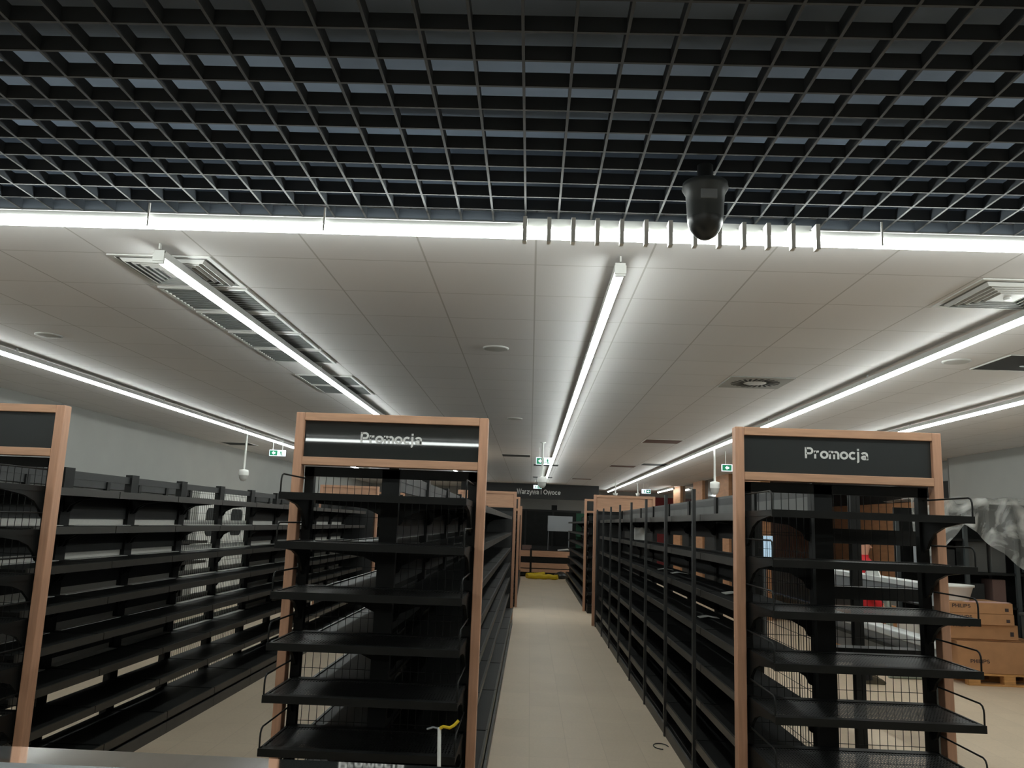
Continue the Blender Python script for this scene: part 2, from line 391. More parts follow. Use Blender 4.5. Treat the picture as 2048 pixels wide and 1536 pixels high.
# ================================================================ CEILING FITTINGS
def diffuser4(cx, cy, label):
    t = thing('air_diffuser', (cx, cy, ZC), label, 'air vent', 'square four-way air diffusers')
    fr = MB()
    def ring(mb, o, i, z0, z1, mi=0):
        mb.box(-o, o, -o, -i, z0, z1, mi).box(-o, o, i, o, z0, z1, mi).box(-o, -i, -i, i, z0, z1, mi).box(i, o, -i, i, z0, z1, mi)
    ring(fr, .29, .262, -.006, .0); fr.build('frame', M_VENTW, t)
    MB().box(-.262, .262, -.262, .262, -.003, -.001).build('throat', M_GRILLE, t)
    for k in range(5):
        o = .238-k*.036
        vs = []; fs = []
        # sloping vane ring
        for q, (rr, zz) in enumerate(((o, -.004), (o-.016, -.022), (o-.013, -.022), (o+.003, -.004))):
            vs += [(-rr, -rr, zz), (rr, -rr, zz), (rr, rr, zz), (-rr, rr, zz)]
        for q in range(4):
            for e in range(4): fs.append((q*4+e, q*4+(e+1) % 4, ((q+1) % 4)*4+(e+1) % 4, ((q+1) % 4)*4+e))
        MB().add(vs, fs).build('vane', M_VENTW, t)
    MB().box(-.075, .075, -.075, .075, -.02, -.004).build('centre_plate', M_VENTW, t)
    MB().lathe([(.001, -.03), (.02, -.03), (.02, -.02)], n=12).build('screw_cap', M_VENTW, t)
diffuser4(-2.10, 4.59, 'square four-way air diffuser behind the start of the left lamp')
diffuser4(2.68, 4.59, 'square four-way air diffuser cut by the right edge of the picture')
for k, yy in enumerate((5.20, 5.81, 6.42, 7.03, 8.26, 8.87)):
    t = thing('return_grille', (-2.10, yy, ZC), 'dark square return grille above the left lamp, number %s from the diffuser' % ('first', 'second', 'third', 'fourth', 'fifth, after a white tile,', 'last')[k] if False else
              ('dark return grille over left lamp, ' + ('next to the square diffuser', 'second away from the square diffuser', 'third away from the square diffuser', 'just before the plain white tile', 'just after the plain white tile', 'farthest of the row')[k]), 'air vent', 'dark return grilles along the left lamp')
    MB().box(-.285, .285, -.28, -.255, -.012, 0).box(-.285, .285, .255, .28, -.012, 0).box(-.285, -.262, -.255, .255, -.012, 0).box(.262, .285, -.255, .255, -.012, 0).build('frame', M_VENTW, t)
    g = MB()
    g.box(-.262, .262, -.255, .255, -.0035, -.001)
    for j in range(9): g.box(-.262, .262, -.225+j*.056-.003, -.225+j*.056+.003, -.012, -.0035)
    g.build('grille', M_GRILLE, t)
# swirl diffuser
t = thing('swirl_diffuser', (2.07, 7.64, ZC), 'square ceiling plate with a ring of radial slots, right of the central lamp', 'air vent')
MB().box(-.29, .29, -.29, .29, -.008, 0).build('plate', mat('swirl_plate', (0.36, 0.37, 0.36, 1), 0.5), t)
g = MB()
for k in range(24):
    Mx = Matrix.Rotation(2*pi*k/24, 4, 'Z') @ Matrix.Translation((.165, 0, 0)) @ Matrix.Rotation(.35, 4, 'Z')
    g.box(-.06, .06, -.011, .011, -.0095, -.0075, 0, Mx)
g.build('slot_ring', M_DUCT, t)
MB().lathe([(.001, -.014), (.09, -.014), (.10, -.008)], n=24).build('hub', M_VENTW, t)
# open / dark tiles
def dark_tile(cx, cy, label, m=M_DUCT, group='dark openings in the far ceiling', w_=.285):
    t = thing('ceiling_vent', (cx, cy, ZC), label, 'ceiling vent', group)
    MB().box(-w_, w_, -w_, w_, -.004, 0).build('panel', m, t)
    MB().box(-w_-.01, w_+.01, -w_-.01, -w_, -.007, 0).box(-w_-.01, w_+.01, w_, w_+.01, -.007, 0).box(-w_-.01, -w_, -w_, w_, -.007, 0).box(w_, w_+.01, -w_, w_, -.007, 0).build('frame', M_VENTW, t)
    return t
t = dark_tile(3.87, 6.42, 'black open ceiling tile with loose cable at the right edge', group=None)
MB().tube([(.0, .1, -.005), (.05, .0, -.03), (.15, -.05, -.035), (.24, -.02, -.005)], .006).build('loose_cable', M_GREYL, t)
dark_tile(-5.92, 16.4, 'dark ceiling opening near the left wall, before the exit sign')
dark_tile(-0.33, 16.95, 'dark ceiling opening left of the central exit sign')
dark_tile(0.33, 19.4, 'dark ceiling opening just beyond the central exit sign')
dark_tile(0.33, 24.5, 'dark ceiling opening far down the central aisle, before the black banner')
dark_tile(2.08, 13.2, 'reddish brown square ceiling grille right of the aisle, nearest of that column', M_PINKW)
dark_tile(2.70, 18.1, 'dark ceiling opening touching the right lamp')
dark_tile(2.08, 18.9, 'faint brown ceiling grille left of the opening that touches the right lamp', M_PINKW)
dark_tile(1.5, 24.6, 'small faint ceiling grille farthest right of the aisle', M_PINKW)
for cx, cy, lb in ((-.32, 6.46, 'round white ceiling loudspeaker between the left and central lamps'), (-4.0, 6.49, 'round white ceiling loudspeaker near the left edge'), (3.32, 6.42, 'round white ceiling loudspeaker beside the right lamp'), (-.25, 10.9, 'tiny round ceiling loudspeaker above the middle stand')):
    t = thing('ceiling_speaker', (cx, cy, ZC), lb, 'loudspeaker', 'round ceiling loudspeakers')
    MB().lathe([(.105, 0), (.105, -.008), (.09, -.012)], n=28).build('rim', mat('speaker_rim', (0.5, 0.5, 0.48, 1), .5) if cx == -.32 else MATS['speaker_rim'], t)
    MB().lathe([(.088, -.011), (.06, -.016), (.001, -.018)], n=28).build('mesh_cover', M_GRILLE if False else MATS['speaker_rim'], t)
# big dome camera under the lattice
t = thing('dome_camera', (0.632, 3.0, ZC), 'large dark dome camera hanging under the black lattice in front of the lamp', 'security camera')
MB().lathe([(.03, 0), (.03, -.08), (.045, -.09)], n=20).build('stem', M_RUBBER, t)
MB().lathe([(.05, -.06), (.085, -.075), (.088, -.095), (.074, -.12), (.070, -.17), (.068, -.215)], n=32).build('housing', mat('camera_grey', (0.05, 0.055, 0.055, 1), .4), t)
MB().lathe([(.068, -.215), (.066, -.235), (.055, -.262), (.040, -.283), (.02, -.296), (.001, -.299)], n=32).build('dome', M_RUBBER, t)
MB().box(-.03, .03, -.0765, -.068, -.16, -.125).build('sticker', M_GREYM, t)

def exit_sign(x, y, z0, z1, wd, label, arrow_left=True):
    t = thing('exit_sign', (x, y, z0), label, 'exit sign', 'hanging green exit signs')
    h = z1-z0
    MB().box(-wd/2, wd/2, 0, .03, 0, h).build('sign_box', M_SWHITE, t)
    s = -1 if arrow_left else 1
    a0, a1 = sorted((s*wd*.47, s*wd*.0))
    MB().box(a0, a1, -.003, .001, h*.08, h*.92).build('green_field', M_GREEN, t)
    cx = (a0+a1)/2; q = h*.3; g = MB()
    g.prism([(cx+s*q, h/2), (cx-s*q*.1, h/2+q), (cx-s*q*.1, h/2+q*.45), (cx-s*q, h/2+q*.45), (cx-s*q, h/2-q*.45), (cx-s*q*.1, h/2-q*.45), (cx-s*q*.1, h/2-q)], 'y', -.006, -.003)
    g.build('arrow', M_SWHITE, t)
    # running figure beside a door on the other half
    fx = -s*wd*.22; g = MB()
    g.lathe([(.001, -.012), (.012, 0), (.001, .012)], c=(fx, -.004, h*.78), n=8)
    g.box(fx-.012, fx+.012, -.006, 0, h*.42, h*.70).box(fx-.05, fx+.03, -.006, 0, h*.56, h*.62)
    g.box(fx-.06, fx-.005, -.006, 0, h*.30, h*.37).box(fx+.0, fx+.016, -.006, 0, h*.12, h*.45).box(fx+.016, fx+.05, -.006, 0, h*.12, h*.18)
    g.build('running_figure', M_GREEN, t)
    g = MB()
    for q in (-wd*.3, wd*.3): g.box(q-.004, q+.004, .01, .018, h, ZC-z0)
    g.build('hanger', M_WHITE, t)
exit_sign(-4.69, 15, 2.83, 2.94, .30, 'exit sign on the left, beside the middle stand, arrow pointing left')
exit_sign(0.22, 15, 2.84, 2.97, .29, 'exit sign over the central aisle behind the white camera pole')
exit_sign(3.50, 14.5, 2.80, 2.92, .34, 'exit sign half hidden by the left post of the right stand')
exit_sign(0.20, 26, 2.87, 2.98, .26, 'small exit sign farthest away, in front of the black banner', False)
exit_sign(3.61, 26, 2.84, 2.97, .28, 'small exit sign far right beyond the right lamp end', False)

def pole_cam(x, y, zb, label, r=.085, k=1.0):
    t = thing('pole_camera', (x, y, ZC), label, 'security camera', 'white cameras on ceiling poles')
    L = ZC-zb
    MB().lathe([(.05, 0), (.05, -.01), (.018, -.02), (.018, -(L-.2*k))], n=14).build('pole', M_WHITE, t)
    MB().lathe([(.03, -(L-.20*k)), (.075, -(L-.19*k)), (r, -(L-.15*k)), (r, -(L-.10*k))], n=20).build('housing', M_WHITE, t)
    MB().lathe([(r*.88, -(L-.10*k)), (r*.8, -(L-.05*k)), (r*.5, -(L-.01*k)), (.001, -L)], n=20).build('dome', MATS['speaker_rim'], t)
pole_cam(-4.93, 14, 2.31, 'white camera on a ceiling pole in front of the left wall', .085)
pole_cam(0.18, 14, 2.37, 'white camera on a ceiling pole over the central aisle', .085)
pole_cam(2.985, 13.5, 2.335, 'white camera on a ceiling pole beside the right stand', .078, 1.1)
pole_cam(2.44, 24, 2.62, 'tiny white camera at the far end of the right lamp', .06, .6)
pole_cam(3.35, 26, 2.72, 'tiny white camera just above the far wooden header, beside small exit sign', .06, .6)

# ================================================================ SHELVING
LEV = [1.875-.245*k for k in range(8)]
def shelf_mesh(b, d, side, lip=.04, m=(M_BLACK, M_EDGE), rib=True, nb=2):
    """bay width b along y, depth d towards side (+1/-1 in x); top at z=0; back edge x=0"""
    q = MB(); s = side
    def bx(x0, x1, *a, **k): q.box(min(s*x0, s*x1), max(s*x0, s*x1), *a, **k)
    bx(.02, d, .012, b-.012, -.022, 0)
    bx(d-.004, d+.010, .006, b-.006, -lip, .008, mi=1)
    for yy in (.02, b-.035):
        pts = [(s*.01, -.022), (s*(d-.05), -.022), (s*(d-.06), -.035), (s*(d*.35), -.06), (s*.07, -.10), (s*.05, -.14), (s*.01, -.16)]
        q.prism(pts, 'y', yy, yy+.015)
    if rib: bx(d*.5-.02, d*.5+.02, .03, b-.03, -.035, -.022)
    return q.mesh('shelf', list(m))
def gondola(xc, y0, nb, b, sides, label, depth=.44, base=None, lev=LEV, post_h=2.05, back='mesh', front_posts=None, gap_strips=False, group='long black shelving runs', minor=(), post_w=.09, toppanel=None, backs=None, levs=None, deck=None, gaps=None, opentop=False):
    t = thing('shelving_run', (xc, y0, 0), label, 'shelving', group)
    ym = MB().box(-.028, .028, -post_w/2, post_w/2, 0, post_h).mesh('upright', M_BLACK)
    for k in range(nb+1): put('upright', ym, t, (0, k*b, 0))
    base = base or depth
    for s in sides:
        sm = shelf_mesh(b, depth, s, m=(deck or M_BLACK, M_EDGE))
        bm_ = shelf_mesh(b, base, s, lip=.05, m=(deck or M_BLACK, M_EDGE))
        x0, x1 = sorted((s*.03, s*(base-.02)))
        pl = MB().box(x0, x1, .003, b-.003, 0, .10); xa, xb = sorted((s*(base-.005), s*(base+.012))); pl.box(xa, xb, .003, b-.003, .0, .085, 1)
        pm = pl.mesh('plinth', [M_PANEL, M_PLINTH])
        zs = (levs or {}).get(s, lev)
        if s in minor:
            big = MB()
            for k in range(nb):
                for z in zs:
                    x0, x1 = sorted((s*.02, s*depth)); big.box(x0, x1, k*b+.012, (k+1)*b-.012, z-.03, z)
                x0, x1 = sorted((s*.03, s*base)); big.box(x0, x1, k*b+.003, (k+1)*b-.003, 0, .11)
            o = big.build('shelf', M_BLACK, t); o['kind'] = 'stuff'
            continue
        for k in range(nb):
            for i, z in enumerate(zs):
                put('shelf', bm_ if i == len(zs)-1 else sm, t, (0, k*b, z))
            put('plinth', pm, t, (0, k*b, 0))
    # back panels between the shelves
    for k in range(nb):
        kind = backs[k] if backs else back
        g = MB()
        if kind == 'panel':
            for i, z in enumerate(lev):
                top = (lev[i-1]-.03) if i else post_h-.03
                if i == 0 and opentop: continue
                g.box(-.008, .008, .045, b-.045, z+(gaps or {}).get(i, .05), top)
            g.build('back_panel', M_PANEL, t, (0, k*b, 0))
        elif kind == 'mesh':
            yy = .06
            while yy < b-.05: g.box(-.0015, .0015, yy-.0015, yy+.0015, .12, post_h-.05); yy += .05
            zz = .15
            while zz < post_h-.05: g.box(-.003, .0, .045, b-.045, zz-.0015, zz+.0015); zz += .1
            g.build('wire_back', M_BLACK, t, (0, k*b, 0))
        if kind != 'none':
            MB().box(-.012, .012, .045, b-.045, post_h-.075, post_h-.02).build('top_rail', M_PANEL, t, (0, k*b, 0))
        if toppanel:
            MB().box(-.01, .01, .045, b-.045, lev[0]+.01, toppanel).build('top_panel', M_GREYP, t, (0, k*b, 0))
        if gap_strips:  # pale strips stand in for brightness seen through the rear gaps
            for i, z in enumerate(lev):
                if i == 0 or i > 5: continue
                g = MB().box(-.014, -.009, .05, b-.05, z+.002, z+.05).box(-.009, .065, .07, b-.07, z+.0005, z+.004)
                o = g.build('lit_gap_strip', M_GAPLIT, t, (0, k*b, 0))
    if front_posts:
        xf, h, w_ = front_posts
        fm = MB().box(-.012, .012, -w_/2, w_/2, 0, h).mesh('front_post', M_PANEL)
        for k in range(nb+1): put('front_post', fm, t, (xf, k*b, 0))
    return t

# left run (double sided, see-through)
gondola(-3.37, 4.9, 10, 1.0, (1,), 'black shelving run at left with light strips showing through it', depth=.40, base=.49, post_h=2.045, post_w=.125, opentop=True,
        backs=['panel']*3+['mesh']*2+['panel']*5, gap_strips=True)
# right run (single sided, tall posts along the aisle)
LR = [1.87, 1.59, 1.32, 1.05, .79, .53, .28]
rr_ = gondola(1.69, 4.97, 8, 1.275, (-1,), 'black shelving run right of the aisle with tall slim front posts', depth=.41, base=.455, lev=LR, post_h=2.06, backs=['mesh']+['panel']*7, gaps={1: .11, 2: .03, 3: .012, 4: .012, 5: .012, 6: .012}, opentop=True, deck=M_DECK,
        front_posts=(-.468, 2.065, .045), toppanel=2.06)
for z0, z1 in ((1.715, 1.80), (1.40, 1.47), (1.05, 1.13)): MB().box(.04, .56, -.06, .06, z0, z1).build('cross_beam', M_BLACK, rr_)
MB().box(.0, .06, -.03, .03, 0, 2.03).build('side_post', M_BLACK, rr_, (.43, .60, 0))
# middle run
gondola(-.797, 4.80, 7, 1.46, (1, -1), 'black shelving run behind the middle promotion stand', depth=.46, base=.53, lev=LEV[:1]+[1.60, 1.33, 1.07, .81, .53, .28], post_h=2.06, back='panel')
# second row beyond the cross aisle
gondola(-.80, 18.36, 6, 1.48, (1, -1), 'far black shelving run left of the aisle beyond the cross passage', depth=.45, base=.53, lev=LR, post_h=2.06, back='panel', minor=(-1,))
gondola(1.72, 18.06, 6, 1.55, (-1,), 'far black shelving run right of the aisle beyond the cross passage', depth=.45, base=.50, lev=LR, post_h=2.06, back='panel')
gondola(-3.3, 18.36, 5, 1.5, (1,), 'far black shelving run left of the far left header', depth=.45, base=.5, lev=LR, post_h=2.06, back='panel')
# wall shelving, left wall
gondola(-6.33, 6.2, 9, 1.0, (1,), 'tall black wall shelving on the left wall before the white doors', depth=.42, lev=[2.0, 1.6, 1.25, .9, .55, .2], post_h=2.22, back='panel', group='black wall shelving')
gondola(-6.33, 18.9, 8, 1.0, (1,), 'tall black wall shelving on the left wall beyond the white doors', depth=.42, lev=[2.0, 1.6, 1.25, .9, .55, .2], post_h=2.22, back='panel', group='black wall shelving')

# ---- promotion stands: beech frame, header, steel shelves with wire guards
def stand(x0, x1, y, label, facing=1, text=None, sign=M_SIGN2, header='sign', detail=True, rows=True, cx=None, group='beech framed end stands'):
    W = x1-x0; t = thing('end_stand', (x0, y, 0), label, 'display stand', group)
    if facing < 0: t.location = (x1, y, 0); t.rotation_euler = (0, 0, pi)
    H = 2.34; p = .05; dp = .075
    for xx in (0, W-p): MB().box(xx, xx+p, -dp/2, dp/2, 0, H).build('frame_post', M_WOOD, t, bevel=.004)
    MB().box(p, W-p, -dp/2, dp/2, H-.045, H).build('top_beam', M_WOODH, t, bevel=.003)
    MB().box(p, W-p, -dp/2, dp/2, 2.045, 2.09).build('lower_beam', M_WOODH, t, bevel=.003)
    hb = MB().box(p, W-p, .006, .02, 2.09, H-.045).build('header_back', M_WOODH, t)
    sp = MB().box(p, W-p, -.012, .006, 2.09, H-.045).build('sign_panel', sign, t); sp['label'] = 'black sign panel'
    if text: letters('lettering', text, .355, (W/2, -.0125, 2.178), t, M_LETTER, cap=.062)
    # steel uprights and wire back
    for xx, ww in ((p+.004, .05), (W-p-.054, .05), ((cx or W/2)-.05, .10)):
        MB().box(xx, xx+ww, .045, .095, 0, 2.035).build('steel_upright', M_BLACK, t)
    MB().box(p, W-p, .045, .07, 1.985, 2.04).build('cross_rail', M_BLACK, t)
    if not detail:
        MB().box(p+.01, W-p-.01, .10, .11, .1, 1.98).build('back_panel', M_PANEL, t)
    else:
        g = MB(); xx = p+.07
        while xx < W-p-.05: g.box(xx-.0013, xx+.0013, .098, .101, .08, 1.99); xx += .042
        zz = .10
        while zz < 1.98:
            g.box(p+.03, W-p-.03, .101, .104, zz-.0014, zz+.0014); zz += .0925 if zz < .9 else .2775
        g.build('wire_mesh', M_BLACK, t)
    if rows:
        d = .47; a = p+.02; e = W-p-.02
        q = MB()
        q.box(a+.01, e-.01, -d+.05, .04, -.012, -.004, 1)                                     # perforated deck
        q.box(a, e, -d, -d+.05, -.014, 0).box(a, e, -.02, .04, -.014, 0).box(a, a+.012, -d, .04, -.03, 0).box(e-.012, e, -d, .04, -.03, 0)
        q.box(a, e, -d-.004, -d+.006, -.034, .002)
        for xx in (a+.004, e-.02):
            q.prism([(.045, -.012), (-d+.04, -.012), (-d+.06, -.03), (-.19, -.055), (-.09, -.085), (-.03, -.13), (0, -.17), (.045, -.19)], 'x', xx, xx+.016)
        sm = q.mesh('shelf', [M_BLACK, M_PERF])
        gm = {}
        for side, xx in (('l', a+.004), ('r', e-.004)):
            pts = [(xx, -d+.01, -.004), (xx, -d+.008, .05), (xx, -d+.01, .070), (xx, -d+.02, .086), (xx, -d+.04, .094), (xx, -.10, .094), (xx, .045, .094)]
            gm[side] = MB().tube(pts, .0045, 8).mesh('wire_guard', M_BLACK)
        for z in LEV:
            s = put('shelf', sm, t, (0, 0, z))
            for side in 'lr': put('wire_guard', gm[side], s)
        MB().box(a, e, -d+.03, .04, 0, .12).build('plinth', M_BLACK, t)
    return t
stand(-1.342, -.252, 4.62, 'middle stand with glossy black sign reading Promocja, a bright line mirrored in it', text='Promocja', sign=M_SIGN)
stand(1.128, 2.262, 4.62, 'right stand with matt black sign reading Promocja', text='Promocja', cx=.505)
stand(-3.82, -2.700, 4.66, 'left stand cut off by the left edge of the picture')
stand(-1.34, -.262, 15.24, 'far stand at the end of the middle shelving run, plain wooden header', facing=-1, detail=False)
stand(1.165, 2.29, 15.33, 'far stand at the end of the right shelving run, plain wooden header', facing=-1, detail=False)
stand(-3.87, -2.79, 15.12, 'far stand at the end of the left shelving run, plain wooden header', facing=-1, detail=False)
stand(-1.31, -.228, 18.15, 'stand just beyond the cross passage, left of the aisle, mostly hidden', detail=False)
stand(1.16, 2.27, 17.85, 'stand beyond the cross passage, right of the aisle, with black header', detail=False)
stand(-3.85, -2.76, 18.15, 'stand beyond the cross passage, far left behind the middle stand', detail=False)
stand(-1.35, -.27, 27.45, 'last stand left of the aisle, before the fruit counter', facing=-1, detail=False, rows=False)

# swing doors in the left wall
for k, (a, b) in enumerate(((15.75, 17.05), (17.1, 18.4))):
    t = structure('door_%d' % (k+1), MB().box(XL, XL+.05, a, b, 0, 2.15), M_WHITE)
    def rr(y0, y1, z0, z1, r=.12):
        pts = []
        for cy, cz, a0 in ((y1-r, z1-r, 0), (y0+r, z1-r, 90), (y0+r, z0+r, 180), (y1-r, z0+r, 270)):
            for j in range(5): an = radians(a0+j*22.5); pts.append((cy+r*cos(an), cz+r*sin(an)))
        return pts
    MB().prism(rr(a+.4, b-.25, 1.3, 1.85), 'x', XL+.05, XL+.062).build('door_pane', M_DUCT, t)

# ================================================================ FAR END: banner, fruit counter, hose
t = thing('hanging_banner', (0.47, 28.6, 2.635), 'long black hanging fascia lettered Warzywa i Owoce', 'sign')
MB().box(-2.9, 1.87, 0, .12, 0, .51).build('board', M_BLKW, t)
letters('lettering', 'Warzywa i Owoce', 1.52, (-.20, -.002, .155), t, M_LETTER, cap=.17)
t = thing('fruit_counter', (-.9, 28.6, 0), 'dark counter with two rows of beech boards at the end of the aisle', 'counter')
MB().box(0, 2.3, .02, .9, .04, .86).build('body', M_BLACK, t)
for z0, z1 in ((.68, .88), (.30, .47), (.16, .27)):
    MB().box(0, .93, -.02, .02, z0, z1).build('front_board', M_WOODH, t); MB().box(1.0, 2.28, -.02, .02, z0, z1).build('front_board', M_WOODH, t)
MB().box(.94, .99, -.03, .02, 0, .95).build('divider_post', M_BLACK, t)
MB().box(0, 2.3, .02, .9, .86, .89).build('top', M_BLACK, t)
t = thing('back_cabinet', (-1.2, 31.2, 0), 'tall black cabinet wall standing behind the fruit counter', 'cabinet')
MB().box(0, 3.1, 0, .6, 0, 2.32).build('body', M_BLKW, t)
for k in range(3): MB().box(.05+k*1.02, 1.0+k*1.02, -.02, 0, 1.0, 2.25).build('door', M_BLACK, t)
MB().box(2.0, 2.2, .05, .5, 2.32, 2.5).build('top_box', M_BLACK, t)
t = tag(MB().box(.62, 1.48, 0, .35, 1.55, 2.08).box(1.36, 1.385, .0, .35, .89, 1.56).box(.64, .66, .1, .12, .89, 1.56).build('grey_cover', M_GREYM, None, (0, 29.1, 0), bevel=.01), 'pale grey plastic cover hanging in front of the black cabinet', 'cover')
tag(MB().prism([(.0, 0), (.45, .05), (.45, .09), (.0, .04)], 'y', 0, .3).build('paper_sheet', M_WHITE, None, (.98, 28.75, .89)), 'white sheet lying on the right end of the fruit counter', 'sheet')
tag(MB().box(0, .33, 0, .3, 0, .16).build('carton', M_PINKW, None, (-.25, 28.75, .89), bevel=.01), 'small pinkish grey box on the left end of the fruit counter', 'box')
t = thing('green_rack', (1.62, 29.3, 0), 'dark green produce rack at the far right of the aisle', 'rack')
MB().box(0, 1.2, 0, .06, .9, 2.2).build('back_board', M_GREENB, t)
for z in (1.0, 1.4, 1.8): MB().box(0, 1.2, -.4, 0, z, z+.03).build('shelf', M_GREENB, t)
MB().box(0, 1.2, -.4, 0, 0, .9).build('base', M_BLACK, t)
# yellow hose: two overlapping sausage-like coils
hp = []
for j in range(26):
    u = j/25
    hp.append((-.02+.98*u, 27.45+.10*sin(u*3), .085+.012*sin(u*20)))
t = thing('yellow_hose', (0, 0, 0), 'thick yellow corrugated hose lying on the floor at the end of the aisle', 'hose')
MB().tube(hp, [.075+.006*(j % 2) for j in range(26)], 14).build('front_length', M_YEL, t)
hp = [(-.06+.58*j/15, 27.75+.05*sin(j*.4), .09+.10*(j/15)**2*.6) for j in range(16)]
MB().tube(hp, [.085+.006*(j % 2) for j in range(16)], 14).build('rear_length', M_YEL, t)
tag(MB().lathe([(.05, 0), (.22, .02), (.26, .08), (.20, .16), (.10, .22), (.001, .24)], n=18).build('dark_bag', M_RUBBER, None, (1.08, 28.1, 0)), 'dark crumpled bag on the floor behind the yellow hose', 'bag')
for k, (x, y, z, mm, wd) in enumerate(((1.45, 20.2, .82, M_ORANGE, .3), (1.42, 22.3, .82, M_ORANGE, .28), (1.45, 19.3, .56, M_ORANGE, .25), (1.45, 24.2, 1.08, M_GREENB, .4))):
    pass

# ================================================================ RIGHT SIDE AREA
# checkout counter behind the right run
t = thing('guard_rail', (3.2, 6.85, 0), 'grey metal guard rail with two wide beams, seen through the right stand', 'guard rail')
for yy in (.02, 2.66): MB().box(.06, .12, yy, yy+.06, 0, 1.36).build('post', M_RACK, t)
MB().box(.02, .14, 0, 2.9, .66, .90).build('lower_beam', M_GREYM, t)
MB().box(0, .16, -.02, 2.92, .90, .96).build('lower_cap', M_GREYL, t, bevel=.01)
MB().box(.012, .02, 0, 2.9, .80, .83).build('trim_strip', M_RACK, t)
MB().box(.02, .14, 0, 2.9, 1.23, 1.36).build('upper_beam', M_GREYM, t)
MB().box(.0, .16, -.02, 2.92, 1.36, 1.40).build('upper_cap', M_GREYL, t)
MB().prism([(0, 0), (.35, .0), (.3, .07), (.1, .13)], 'x', .05, .06).build('paper_stand', M_WHITE, t, (.0, 1.0, 1.40))

# pallet and cartons
def pallet(x, y, w_, d_, label):
    t = thing('pallet', (x, y, 0), label, 'pallet', None)
    for k in range(3):
        xx = k*(w_-.14)/2
        for q in range(3):
            yy = q*(d_-.10)/2
            MB().box(xx, xx+.14, yy, yy+.10, .022, .10).build('block', M_PALLET, t)
    for q in range(3):
        yy = q*(d_-.10)/2
        MB().box(0, w_, yy, yy+.10, 0, .022).build('bottom_board', M_PALLET, t)
    for k in range(3):
        xx = k*(w_-.14)/2; MB().box(xx, xx+.14, 0, d_, .10, .122).build('stringer', M_PALLET, t)
    for q in range(7):
        yy = q*(d_-.11)/6; MB().box(0, w_, yy, yy+.11, .122, .144).build('deck_board', M_PALLET, t)
    return t
pallet(5.47, 10.7, 1.0, .8, 'wooden pallet under the stack of cartons at right')
def carton(x, y, z, w_, d_, h_, label, text=None, ty=.6, rz=0, tape=True, tw=.22, tx=.12, mark=True):
    t = thing('carton', (x, y, z), label, 'box', 'brown cardboard cartons')
    t.rotation_euler = (0, 0, rz)
    MB().box(0, w_, 0, d_, 0, h_).build('box_body', M_CARD, t, bevel=.006)
    if tape: MB().box(-.002, .06, -.002, d_*.3, h_*.35, h_+.001).build('tape', M_CARDT, t)
    if text: letters('lettering', text, tw, (tx, -.001, h_*ty), t, M_INK, center=False, cap=.045, depth=.001)
    if mark: MB().box(w_-.10, w_-.055, -.002, 0, h_*.25, h_*.55).build('handling_mark', M_INK, t)
    return t
carton(5.36, 10.72, .145, 1.10, .75, .38, 'largest carton, lowest of the stack, on the pallet', 'PHILIPS', .32, tx=.15, tw=.24, tape=False, mark=False)
carton(5.25, 10.78, .526, .93, .65, .02+.0, 'flat folded card between the lowest carton and the one above', None, tape=False, mark=False)
carton(5.24, 10.76, .548, .90, .68, .20-.02, 'carton just under the two slim lettered cartons of the stack', 'PHILIPS', .8, tx=.10, tw=.22, tape=False)
carton(5.21, 10.70, .73, .86, .66, .132, 'slim lettered carton second from the top of the stack', 'PHILIPS', .5, tx=.115, tw=.23)
carton(5.20, 10.70, .864, .86, .66, .132, 'slim lettered carton at the top of the stack', 'PHILIPS', .5, tx=.11, tw=.23)
tag(MB().prism([(0, 0), (.5, 0), (.55, .008), (.05, .012)], 'y', 0, .12).build('pink_sheet', mat('pink_paper', rgb(205, 170, 165), .7), None, (5.5, 10.71, .997)), 'pink paper sheet lying on the topmost carton', 'sheet')
# white bin
q = MB(); q.lathe([(.20, 0), (.25, .16), (.27, .165), (.27, .19), (.25, .19), (.19, .02)], n=28)
o = q.build('white_tub', M_WHITE, None, (5.52, 11.12, .998)); tag(o, 'white plastic tub standing on top of the cartons', 'tub')
# cartons behind, seen through the stand
for k, (x, y, z, w_, h_, mm, lb) in enumerate(((4.50, 11.4, 0, .42, .86, M_CARD, 'open tall carton behind the person, seen through the right stand'), (4.97, 11.5, 0, .30, .80, M_WHITE, 'white upright box between the cartons and the right stand post'))):
    if k == 0: t = carton(x, y, z, w_, .4, h_, lb, None, tape=False, mark=False)
    else: tag(MB().box(0, w_, 0, .3, 0, h_).build('white_box', M_WHITE, None, (x, y, z), bevel=.01), lb, 'box')
carton(4.42, 12.42, 0, .85, .8, .7, 'broad carton farthest back behind the person', None, tape=False, mark=False)
tag(MB().tube([(4.72, 11.2, .98), (4.95, 11.2, 1.06), (5.2, 11.25, 1.10)], .045, 14).tube([(4.72, 11.2, .98), (4.74, 11.2, .6), (4.75, 11.25, .05)], .045, 14).build('foil_duct', M_FOIL), 'bent silver flexible duct standing behind the right stand', 'duct')
tag(MB().tube([(4.62, 11.0, .05), (5.1, 11.0, .05)], .05, 14).build('foil_duct', M_FOIL), 'short silver duct lying on the floor left of the pallet', 'duct')
tag(MB().tube([(4.86, 11.35, .05), (5.45, 11.25, .05)], .05, 14).build('foil_duct', M_FOIL), 'longer silver duct on the floor behind the short one', 'duct')
tag(MB().lathe([(.05, 0), (.2, .02), (.24, .10), (.15, .2), (.001, .22)], n=16).build('dark_bag', M_RUBBER, None, (5.08, 12.10, 0)), 'black bag on the floor behind the silver ducts', 'bag')
tag(MB().prism([(0, 0), (.3, .03), (.34, .0), (.1, .012)], 'y', 0, .2).build('paper_scrap', M_CARDT, None, (3.95, 9.9+1.6, 0)), 'pale paper scrap on the floor left of the person', 'paper')

